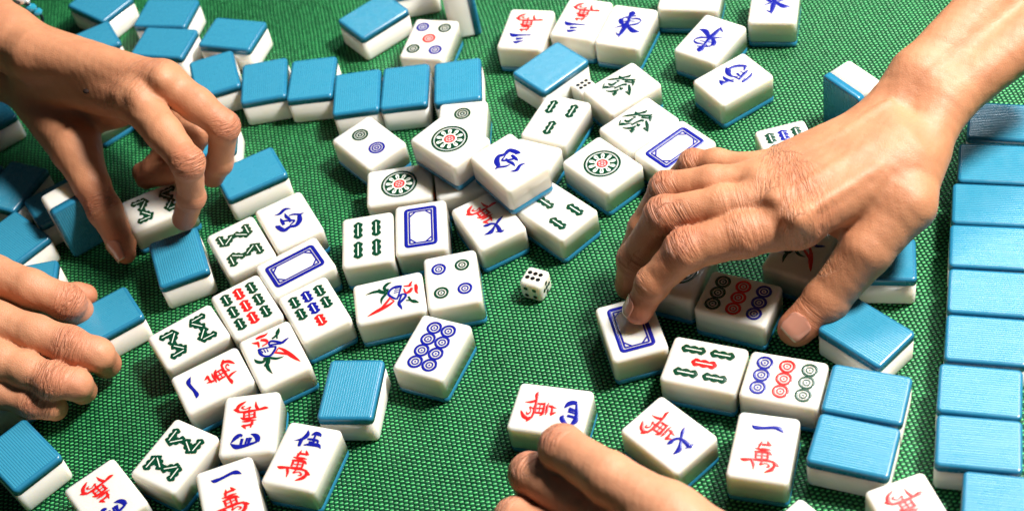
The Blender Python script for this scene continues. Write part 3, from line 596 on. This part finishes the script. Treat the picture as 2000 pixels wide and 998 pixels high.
for kind, x, y, a, z, label in TILES:
    k0 = 'back' if kind == 'stand' else kind
    o = copy_tile(PROTO[k0]) if k0 in PROTO else make_tile(k0)
    if kind == 'stand':
        # stood on its short end: the blue back looks towards azimuth a
        ra = math.radians(a)
        nrm = Vector((math.cos(ra), math.sin(ra), 0)); upv = Vector((0, 0, 1)); side = upv.cross(nrm)
        o.matrix_world = Matrix.Translation(Vector((x*MM, y*MM, TL/2*MM))-nrm*(TH/2*MM)) @ Matrix((side, upv, nrm)).transposed().to_4x4()
        o['group'] = GROUP_ST
    else:
        o.location = (x*MM, y*MM, z*MM); o.rotation_euler = (0, 0, math.radians(a))
        o['group'] = GROUP_DN if kind == 'back' else GROUP_UP
    o['label'] = label; o['category'] = 'tile'

# ------------------------------------------------------------------ dice
def die(x, y, a, s, label):
    root = thing('die', label, 'die', 'white dice with black pips')
    bm = bmesh.new(); bmesh.ops.create_cube(bm, size=s*MM)
    bmesh.ops.bevel(bm, geom=list(bm.edges), offset=s*.2*MM, segments=6, profile=.5, affect='EDGES')
    me = bpy.data.meshes.new('body'); bm.to_mesh(me); bm.free()
    me.polygons.foreach_set('use_smooth', [True]*len(me.polygons)); me.materials.append(M_WHITE)
    o = bpy.data.objects.new('body', me); col.objects.link(o); o.parent = root; o.location = (0, 0, s/2*MM)
    q = s*.24; k = Ink(0)
    faces = {'top': [(-q, q*.55), (0, q*.55), (q, q*.55), (-q, -q*.55), (0, -q*.55), (q, -q*.55)],
             'front': [(-q*.8, -q*.8), (q*.8, -q*.8), (-q*.8, q*.8), (q*.8, q*.8)],
             'right': [(0, 0), (-q*.85, 0), (q*.85, 0), (0, q), (0, -q)]}
    vs = []; fs = []
    for fn, pips in faces.items():
        for (px, py) in pips:
            base = len(vs); n = 14; r = s*.098
            for rr, hh in ((r, .03), (r*.6, .10)):
                for t in range(n):
                    ang = 2*math.pi*t/n
                    u_, v_, w_ = px+rr*math.cos(ang), py+rr*math.sin(ang), s/2+hh
                    p = {'top': (u_, v_, w_+s/2), 'front': (u_, -w_, v_+s/2), 'right': (w_, u_, v_+s/2)}[fn]
                    vs.append(tuple(c*MM for c in p))
            for t in range(n):
                j = (t+1) % n; fs.append((base+t, base+j, base+n+j, base+n+t))
            fs.append(tuple(range(base+n, base+2*n)))
    mesh_obj('pips', vs, fs, M_INK['k'], root)
    root.location = (x*MM, y*MM, 0); root.rotation_euler = (0, 0, math.radians(a))
    return root
die(8.6, 523.0, -36, 12.6, 'white die with black pips alone on the open mat, six on top')
die(62, 660, 24, 12.0, 'white die half hidden between a blue-backed tile and a green dragon tile')

# ------------------------------------------------------------------ hands
HANDS = [
 {'name': 'right', 'label': 'bare forearm and hand from the upper right, index finger pressing a white dragon tile', 'palm': [[(285.8, 581.8, 92.0, 15.5), (214.0, 537.9, 73.0, 14.6), (188.5, 524.1, 62.0, 13.2)], [(292.9, 553.2, 84.0, 13.5), (221.3, 524.3, 68.0, 13.8), (198.9, 501.2, 60.0, 14)], [(190.5, 494.3, 65.0, 14.5), (135.3, 473.6, 64.0, 12)], [(188.4, 502.7, 66.0, 14.5), (129.9, 486.9, 64.0, 12)], [(187.6, 514.9, 64.0, 14.5), (125.0, 502.7, 62.0, 11.5)], [(185.4, 524.0, 60.0, 12.4), (123.0, 514.2, 57.0, 9.4)], [(199.3, 501.1, 60.0, 15), (185.1, 475.8, 56.0, 13.5)], [(187.2, 483.3, 48.0, 12.5), (157.6, 484.3, 46.0, 10)]], 'fingers': [[(132.8, 475.3, 60.0, 12.2), (106.9, 475.5, 60.0, 10.6), (80.2, 477.7, 56.0, 9.9), (62.1, 475.9, 40.0, 7.8), (53.3, 472.7, 27.0, 7.0)], [(127.3, 486.3, 64.0, 11), (101.9, 492.6, 64.0, 9.6), (74.8, 499.1, 60.0, 8.9), (57.7, 499.4, 34.0, 7.8), (53.7, 500.8, 14.0, 7.2)], [(123.4, 502.5, 62.0, 10.5), (101.5, 510.6, 62.0, 8.6), (80.8, 519.0, 57.0, 8.0), (66.3, 514.7, 38.0, 7.2), (57.5, 514.9, 18.0, 6.5)], [(121.8, 517.2, 57.0, 8.8), (108.5, 529.1, 56.0, 7.0), (98.2, 536.5, 52.0, 6.8), (84.4, 538.0, 36.0, 6.4), (75.7, 536.8, 22.0, 5.8)], [(184.5, 474.2, 56.0, 13.5), (162.5, 463.8, 43.0, 12.4), (141.0, 456.8, 22.0, 10.4), (124.7, 452.2, 12.0, 8.9)]], 'joints': [(0, 1, 0.35), (0, 2, 1), (0, 3, 0.7), (1, 2, 1), (1, 3, 0.6), (2, 2, 1), (3, 2, 0.8), (4, 2, 1), (0, 0, 0.9), (1, 0, 1), (2, 0, 1)], 'dents': [(206.7, 493.5, 87.0, 9.5), (190.0, 528.5, 86.0, 6)], 'tendons': [[(191.9, 521.1, 78.0, 1.6), (166.9, 509.8, 75.0, 1.5), (142.4, 503.2, 72.5, 1.3)], [(188.0, 491.3, 72.5, 1.7), (166.8, 479.2, 70.5, 1.5), (148.9, 476.4, 70.5, 1.3)], [(171.6, 494.0, 76.5, 2.6), (125.1, 477.8, 74.5, 2.2)], [(173.0, 505.6, 73.5, 2.6), (122.4, 493.9, 72.0, 2.2)], [(172.8, 483.0, 75.0, 2.6), (131.1, 465.5, 73.5, 2.2)]], 'bumps': [(125.8, 480.3, 71.5, 6), (121.6, 496.8, 69.5, 6), (130.4, 466.6, 71.0, 6)], 'nails': [{'f': 4, 'n': (-0.05, -0.5, 0.85), 'w': 12.6, 'l': 12.6, 'off': -2.0}, {'f': 0, 'n': (-0.93, 0.05, 0.25), 'w': 11, 'l': 10, 'off': -2}]},
 {'name': 'upleft', 'label': 'bare hand from the upper left, thumb and index finger gripping an eight bamboo tile', 'palm': [[(-298.4, 789.2, 98.0, 20), (-248.8, 721.4, 87.0, 17.5), (-233.3, 702.9, 86.0, 15)], [(-305.8, 770.5, 70.0, 18), (-262.1, 733.2, 56.0, 16), (-250.9, 724.4, 52.0, 14.5)], [(-241.6, 710.9, 66.0, 14), (-177.9, 650.9, 80.0, 11.5)], [(-232.8, 700.6, 87.0, 14.5), (-161.0, 653.4, 86.0, 10.8)], [(-241.5, 726.9, 76.0, 14), (-173.0, 678.1, 72.0, 10)], [(-249.0, 747.3, 60.0, 13), (-185.7, 698.3, 54.0, 9)], [(-225.3, 695.0, 44.0, 12), (-194.5, 669.5, 60.0, 8.5)]], 'fingers': [[(-177.1, 650.6, 80.0, 11.6), (-163.6, 622.4, 77.0, 9.6), (-152.9, 601.8, 71.0, 8.2), (-159.1, 604.4, 45.0, 6.9), (-168.7, 608.9, 27.0, 6.6)], [(-160.7, 654.5, 85.0, 10.6), (-145.6, 640.3, 76.0, 9.2), (-134.6, 632.4, 64.0, 7.9), (-144.9, 634.5, 38.0, 7.0), (-152.2, 637.7, 27.0, 6.6)], [(-173.7, 688.4, 56.0, 9), (-154.1, 652.4, 48.0, 7.8), (-170.8, 648.8, 28.0, 7.4), (-193.0, 661.1, 17.0, 7)], [(-183.3, 702.2, 48.0, 8), (-171.5, 665.6, 36.0, 6.8), (-187.5, 661.7, 22.0, 6.2), (-195.4, 665.2, 18.0, 5.8)], [(-250.3, 720.2, 53.0, 16), (-223.6, 663.5, 47.0, 14), (-217.5, 641.3, 38.0, 9.9), (-213.7, 630.5, 27.0, 9.0), (-209.1, 618.3, 13.0, 8.0), (-207.8, 611.3, 9.0, 5.6)]], 'joints': [(0, 2, 1), (0, 3, 0.5), (1, 2, 1), (4, 3, 1), (0, 0, 0.6), (1, 0, 0.5)], 'tendons': [], 'bumps': [(-173.7, 642.7, 88.0, 5), (-159.0, 647.3, 92.0, 5)], 'nails': [{'f': 4, 'n': (-0.75, -0.5, 0.55), 'w': 10, 'l': 14, 'off': -1}, {'f': 0, 'n': (0.3, 0.6, 0.2), 'w': 9, 'l': 9, 'off': -2}], 'mole': [-205.5, 668.6, 80.0], 'mole_dir': [-0.2385, 0.7758, -0.5842]},
 {'name': 'lowleft', 'label': 'fingers of a hand reaching in from the left edge, pushing a blue-backed tile', 'palm': [[(-356.9, 614.4, 46.0, 18), (-293.1, 603.7, 48.0, 13)], [(-353.2, 596.2, 48.0, 18), (-290.4, 572.0, 47.0, 13)], [(-352.2, 582.9, 46.0, 18), (-289.9, 548.5, 43.0, 12.5)], [(-352.6, 572.0, 42.0, 17), (-288.5, 529.8, 36.0, 11)]], 'fingers': [[(-293.1, 603.7, 48.0, 12), (-265.2, 581.2, 44.0, 10), (-246.9, 569.5, 40.0, 9.6), (-230.6, 561.4, 32.0, 9), (-229.1, 565.0, 20.0, 7.6), (-231.5, 568.0, 14.0, 7.2)], [(-290.4, 572.0, 47.0, 12), (-261.3, 547.9, 41.0, 10.4), (-243.3, 538.0, 38.0, 9.6), (-227.9, 529.9, 33.0, 9.4), (-215.5, 525.8, 26.0, 8.4), (-215.8, 531.2, 12.0, 7.6)], [(-289.9, 548.5, 43.0, 11.5), (-261.4, 525.7, 37.0, 9.6), (-249.1, 519.1, 34.0, 8.9), (-237.2, 511.8, 30.0, 8.8), (-226.9, 511.2, 24.0, 7.9), (-228.2, 517.8, 11.0, 7.2)], [(-288.5, 529.8, 36.0, 10), (-265.3, 516.2, 26.0, 8.2), (-251.0, 509.0, 21.0, 7.6), (-243.3, 508.2, 17.0, 7.0), (-243.1, 511.9, 9.0, 6.4)], [(-311.8, 599.6, 30.0, 12), (-261.2, 583.4, 20.0, 8), (-233.0, 583.6, 13.0, 7), (-228.6, 584.4, 11.0, 6)]], 'joints': [(0, 3, 1), (1, 3, 1), (2, 3, 1), (3, 2, 1), (1, 0, 0.4)], 'tendons': [], 'bumps': [], 'nails': []},
 {'name': 'bottom', 'label': 'curled fingers of a hand at the bottom edge, knuckle against a four wan tile', 'palm': [[(85.4, 275.4, 52.0, 18), (39.1, 339.7, 52.0, 13.5)], [(72.7, 273.1, 50.0, 18), (26.6, 333.8, 47.0, 12.5)], [(60.2, 271.8, 46.0, 18), (12.5, 330.7, 42.0, 12)], [(56.6, 273.8, 40.0, 16), (-0.1, 325.4, 36.0, 11)]], 'fingers': [[(38.8, 337.1, 56.0, 13.2), (18.6, 363.0, 55.0, 11.0), (2.6, 389.9, 46.0, 9.9), (-1.8, 395.6, 24.0, 8.5), (1.3, 391.8, 14.0, 8)], [(26.2, 333.9, 43.0, 11.5), (5.6, 364.2, 36.0, 9.8), (-13.8, 391.2, 31.0, 9.0), (-14.0, 393.2, 16.0, 8), (-8.4, 386.6, 11.0, 7.4)], [(12.2, 333.2, 34.0, 11), (-9.1, 356.2, 30.0, 9.4), (-24.6, 375.0, 24.0, 8.7), (-24.8, 372.7, 16.0, 7.6)], [(-0.1, 325.4, 36.0, 10), (-16.5, 344.6, 32.0, 8.6), (-30.6, 361.1, 24.0, 8), (-29.8, 361.9, 14.0, 7)], [(34.8, 339.7, 26.0, 12), (15.5, 364.6, 24.0, 9.5), (3.5, 380.7, 26.0, 7.8)]], 'joints': [(0, 2, 1), (1, 2, 1), (2, 2, 1)], 'tendons': [], 'bumps': [(37.2, 338.8, 58.0, 6)], 'nails': [{'f': 4, 'n': (0.1, -0.5, 0.8), 'w': 9, 'l': 9, 'off': -1}]}]

def cone_d(p, a, b, ra, rb):
    ba = b-a; l2 = float(ba@ba) or 1e-9
    t = np.clip(((p-a)@ba)/l2, 0, 1).astype(np.float32)
    d = p-(a+t[:, None]*ba)
    return np.sqrt((d*d).sum(1))-(ra+(rb-ra)*t)
def smin(a, b, k):
    h = np.clip(.5+.5*(b-a)/k, 0, 1)
    return b*(1-h)+a*h-k*h*(1-h)

def hand_sdf(H):
    pal = [[np.array(q, np.float32) for q in c] for c in H['palm']]
    fin = [[np.array(q, np.float32) for q in c] for c in H['fingers']]
    ten = [[np.array(q, np.float32) for q in c] for c in H['tendons']]
    def f(p):
        dp = None
        for c in pal:
            for a, b in zip(c[:-1], c[1:]):
                d = cone_d(p, a[:3], b[:3], a[3], b[3]); dp = d if dp is None else smin(dp, d, 6.0)
        df = None
        for c in fin:
            d1 = None
            for a, b in zip(c[:-1], c[1:]):
                d = cone_d(p, a[:3], b[:3], a[3], b[3]); d1 = d if d1 is None else smin(d1, d, 3.0)
            df = d1 if df is None else smin(df, d1, 1.3)
        d = smin(dp, df, 6.0)
        for c in ten:
            for a, b in zip(c[:-1], c[1:]): d = smin(d, cone_d(p, a[:3], b[:3], a[3], b[3]), 3.0)
        for q in H['bumps']:
            q = np.array(q, np.float32)
            d = smin(d, np.sqrt(((p-q[:3])**2).sum(1))-q[3], 6.0)
        for q in H.get('dents', []):
            q = np.array(q, np.float32); e = q[3]-np.sqrt(((p-q[:3])**2).sum(1)); d = -smin(-d, -e, 7.0)
        for fi, ji, w in H['joints']:                       # bony swelling at each joint
            q = fin[fi][ji]
            d = smin(d, np.sqrt(((p-q[:3])**2).sum(1))-q[3]*(1+.04*w), 2.5)
        return d
    return f

def surface_net(f, lo, hi, st):
    n = [int(math.ceil((hi[i]-lo[i])/st))+1 for i in range(3)]
    ax = [np.float32(lo[i])+np.arange(n[i], dtype=np.float32)*np.float32(st) for i in range(3)]
    vol = np.empty(n, np.float32)
    for i in range(n[0]):
        Y, Z = np.meshgrid(ax[1], ax[2], indexing='ij')
        p = np.stack([np.full(Y.size, ax[0][i], np.float32), Y.ravel(), Z.ravel()], 1)
        vol[i] = f(p).reshape(n[1], n[2])
    ins = vol < 0
    c = np.zeros([m-1 for m in n], np.int32)
    for dx in (0, 1):
        for dy in (0, 1):
            for dz in (0, 1):
                c += ins[dx:n[0]-1+dx, dy:n[1]-1+dy, dz:n[2]-1+dz]
    act = (c > 0) & (c < 8)
    idx = -np.ones(act.shape, np.int64); cells = np.argwhere(act); idx[act] = np.arange(len(cells))
    acc = np.zeros((len(cells), 3)); cnt = np.zeros(len(cells))
    cor = [(0, 0, 0), (1, 0, 0), (0, 1, 0), (1, 1, 0), (0, 0, 1), (1, 0, 1), (0, 1, 1), (1, 1, 1)]
    for a in range(8):
        for b in range(a+1, 8):
            if sum(abs(cor[a][i]-cor[b][i]) for i in range(3)) != 1: continue
            A = cells+np.array(cor[a]); B = cells+np.array(cor[b])
            va = vol[A[:, 0], A[:, 1], A[:, 2]]; vb = vol[B[:, 0], B[:, 1], B[:, 2]]
            m = (va < 0) != (vb < 0)
            t = np.where(m, va/np.where(m, va-vb, 1), 0)
            acc += np.where(m[:, None], A+(B-A)*t[:, None], 0); cnt += m
    V = np.array(lo)+acc/cnt[:, None]*st
    quads = []
    for axis in range(3):
        o1, o2 = [(1, 2), (2, 0), (0, 1)][axis]
        sl0 = [slice(None)]*3; sl1 = [slice(None)]*3
        sl0[axis] = slice(0, n[axis]-1); sl1[axis] = slice(1, n[axis])
        a = ins[tuple(sl0)]; b = ins[tuple(sl1)]
        E = np.argwhere(a != b)
        E = E[(E[:, o1] > 0) & (E[:, o2] > 0) & (E[:, o1] < n[o1]-1) & (E[:, o2] < n[o2]-1)]
        sgn = a[E[:, 0], E[:, 1], E[:, 2]]
        def at(d1, d2):
            q = E.copy(); q[:, o1] -= d1; q[:, o2] -= d2
            return idx[q[:, 0], q[:, 1], q[:, 2]]
        Q = np.stack([at(1, 1), at(0, 1), at(0, 0), at(1, 0)], 1)
        Q[~sgn] = Q[~sgn][:, ::-1]
        quads.append(Q)
    return V, np.concatenate(quads)

def build_hand(H, step=1.15):
    pts = np.array([q for c in H['palm']+H['fingers'] for q in c])
    lo = (pts[:, :3]-pts[:, 3:4]).min(0)-5; hi = (pts[:, :3]+pts[:, 3:4]).max(0)+5
    f = hand_sdf(H)
    V, Q = surface_net(f, lo, hi, step)
    # slide the vertices exactly on to the surface
    p = V.astype(np.float32)
    for _ in range(2):
        e = .4; g = np.stack([f(p+np.array(d, np.float32)*e)-f(p-np.array(d, np.float32)*e) for d in ((1, 0, 0), (0, 1, 0), (0, 0, 1))], 1)/(2*e)
        nn = np.linalg.norm(g, axis=1, keepdims=True); g = g/np.maximum(nn, 1e-6)
        p = p-g*f(p)[:, None]*.8
    red = np.zeros(len(p)); cr = np.zeros(len(p)); al = np.zeros(len(p))
    F = H['fingers']
    for fi, ji, w in H['joints']:
        c = F[fi]; J = np.array(c[ji][:3])
        a = np.array(c[max(ji-1, 0)][:3]); b = np.array(c[min(ji+1, len(c)-1)][:3])
        ax = (b-a)/np.linalg.norm(b-a); r = c[ji][3]
        d = p-J; s = d@ax; dist = np.linalg.norm(d, axis=1)
        # the outer (dorsal) side of the bend
        bend = (J-(a+b)/2); bl_ = np.linalg.norm(bend)
        dors = bend/bl_ if bl_ > 1.5 else np.array((0, 0, 1.0))
        side = np.clip((d@dors)/r*1.1+.25, 0, 1)
        wt = w*np.exp(-(s/(r*.85))**2)*side*(dist < r*2.4)
        rd = w*np.exp(-(dist/(r*1.35))**2)*side
        al = np.where(wt > cr, s, al); cr = np.maximum(cr, wt); red = np.maximum(red, rd)
    for c in F:
        J = np.array(c[-1][:3]); red = np.maximum(red, .8*np.exp(-(np.linalg.norm(p-J, axis=1)/(c[-1][3]*1.7))**2))
    # the skin folds themselves, pressed into the surface
    rs = np.random.RandomState(5)
    fold = np.zeros(len(p))
    for o_ in (-4.1, -1.6, .9, 3.3): fold -= (.16+.2*rs.rand())*cr*np.exp(-((al-o_+.5*np.sin(p[:, 0]*.35+p[:, 1]*.27+o_))/.55)**2)
    q = p.astype(np.float64)
    lump = (np.sin(q[:, 0]*.43+1.7*np.sin(q[:, 1]*.21))*np.sin(q[:, 1]*.37+q[:, 2]*.31+1.3*np.sin(q[:, 0]*.17))
            + .6*np.sin(q[:, 0]*.91+q[:, 2]*.53)*np.sin(q[:, 1]*.83-q[:, 2]*.47))*.10
    p = p+g*(fold+lump)[:, None]
    me = bpy.data.meshes.new('person')
    me.from_pydata((p*MM).tolist(), [], Q.tolist())
    me.materials.append(M_SKIN[H['name']])
    me.polygons.foreach_set('use_smooth', [True]*len(me.polygons))
    for nm, arr in (('redness', red), ('crease', cr), ('along', al)):
        at = me.attributes.new(nm, 'FLOAT', 'POINT'); at.data.foreach_set('value', np.asarray(arr, np.float32))
    me.update()
    o = bpy.data.objects.new('person', me); col.objects.link(o)
    o['label'] = H['label']; o['category'] = 'hand'; o['group'] = 'hands mixing the tiles'
    for nl in H['nails']:
        c = F[nl['f']]; A = np.array(c[-2][:3]); B = np.array(c[-1][:3]); r = c[-1][3]
        ax = (B-A)/np.linalg.norm(B-A)
        n = np.array(nl['n'], float); n -= ax*(n@ax); n /= np.linalg.norm(n); sd = np.cross(ax, n)
        vs = []; fs = []; mi = []; nu, nv = 12, 12
        for j in range(nv+1):
            t = j/nv; s = -nl['l']*.62+nl['l']*t
            hw = nl['w']/2*(.80+.2*min(1, t*3))*(1-.35*max(0, t-.75)**2*16*.6)
            for i in range(nu+1):
                a = (i/nu*2-1)
                base_w = hw*math.sqrt(max(0, 1-max(0, (.22-t)/.22)**2))
                ang = a*base_w/(r*1.0)
                rr = r+nl['off']+2.3+.25*t
                if s > 0: rr -= s*s*.012
                q = B+ax*s+(n*math.cos(ang)+sd*math.sin(ang))*rr
                vs.append(q)
        # drop the plate on to the skin
        vs = np.array(vs, np.float32)
        t_ = np.repeat(np.arange(nv+1)/nv, nu+1)
        for _ in range(4):
            dd = f(vs); e = .4
            gg = np.stack([f(vs+np.array(k_, np.float32)*e)-f(vs-np.array(k_, np.float32)*e) for k_ in ((1, 0, 0), (0, 1, 0), (0, 0, 1))], 1)
            gg /= np.maximum(np.linalg.norm(gg, axis=1, keepdims=True), 1e-6)
            vs = vs-gg*(dd-(.25+.45*t_))[:, None]
        for j in range(nv):
            for i in range(nu):
                k_ = j*(nu+1)+i; fs.append((k_, k_+1, k_+nu+2, k_+nu+1)); mi.append(1 if j >= nv-1 else 0)
        no = mesh_obj('fingernail', vs*MM, fs, [M_NAIL, M_RIM], o, True, mi)
        sol = no.modifiers.new('thickness', 'SOLIDIFY'); sol.thickness = .45*MM; sol.offset = 0
    if 'mole' in H:
        q = np.array(H['mole'], np.float32)[None]; d = np.array(H['mole_dir'], np.float32)
        for _ in range(60): q = q+d*f(q)[:, None]*.7 if f(q)[0] > 0 else q-d*.2
        bm = bmesh.new(); bmesh.ops.create_uvsphere(bm, u_segments=16, v_segments=10, radius=1.9*MM)
        m_ = bpy.data.meshes.new('mole'); bm.to_mesh(m_); bm.free(); m_.materials.append(M_MOLE)
        m_.polygons.foreach_set('use_smooth', [True]*len(m_.polygons))
        mo = bpy.data.objects.new('mole', m_); col.objects.link(mo); mo.parent = o; mo.location = tuple(float(x)*MM for x in q[0]); mo.scale = (1, 1, .6)
    return o
for H in HANDS: build_hand(H)

# ------------------------------------------------------------------ bracelet slipping off the far side of the upper left wrist
BRACELET = {'cord': [(-274.6, 684.2, 98.0, 1.1), (-267.7, 715.2, 104.0, 1.1), (-258.1, 748.3, 98.0, 1.1), (-249.3, 757.2, 87.0, 1.1), (-246.3, 765.7, 79.0, 1.1), (-242.6, 769.6, 70.0, 1.1), (-244.4, 775.8, 58.0, 1.1), (-253.1, 779.1, 46.0, 1.1)], 'silver': [(-246.7, 763.1, 83.0, 2.6), (-245.6, 768.3, 78.0, 1.9)], 'gem': [(-244.6, 767.1, 74.0, 3.2), (-242.9, 769.0, 69.0, 3.0)]}
def tube(path, r, n=10):
    P = [Vector(p[:3]) for p in path]; Q = []
    for i in range(len(P)-1):
        p0, p1, p2, p3 = P[max(i-1, 0)], P[i], P[i+1], P[min(i+2, len(P)-1)]
        for k in range(6):
            t = k/6
            Q.append(.5*((2*p1)+(p2-p0)*t+(2*p0-5*p1+4*p2-p3)*t*t+(3*p1-p0-3*p2+p3)*t**3))
    Q.append(P[-1]); vs = []; fs = []
    for i, q in enumerate(Q):
        t = (Q[min(i+1, len(Q)-1)]-Q[max(i-1, 0)]).normalized()
        a = t.cross(Vector((0, 0, 1))).normalized(); b_ = t.cross(a)
        for k in range(n):
            an = 2*math.pi*k/n; vs.append((q+(a*math.cos(an)+b_*math.sin(an))*r)*MM)
    for i in range(len(Q)-1):
        for k in range(n): fs.append((i*n+k, i*n+(k+1) % n, (i+1)*n+(k+1) % n, (i+1)*n+k))
    return vs, fs
br = thing('bracelet', 'dark cord bracelet with silver and blue crystal beads on the upper left wrist', 'bracelet')
mesh_obj('cord', *tube(BRACELET['cord'], 1.0), M_CORD, br)
for key, mt, sq in (('silver', M_SILVER, 1.0), ('gem', M_GEM, .8)):
    for q in BRACELET[key]:
        bm = bmesh.new(); bmesh.ops.create_icosphere(bm, subdivisions=3 if key == 'silver' else 2, radius=q[3]*MM)
        m_ = bpy.data.meshes.new('bead'); bm.to_mesh(m_); bm.free(); m_.materials.append(mt)
        m_.polygons.foreach_set('use_smooth', [key == 'silver']*len(m_.polygons))
        o = bpy.data.objects.new('bead', m_); col.objects.link(o); o.parent = br
        o.location = (q[0]*MM, q[1]*MM, q[2]*MM); o.scale = (1.15, 1, sq)
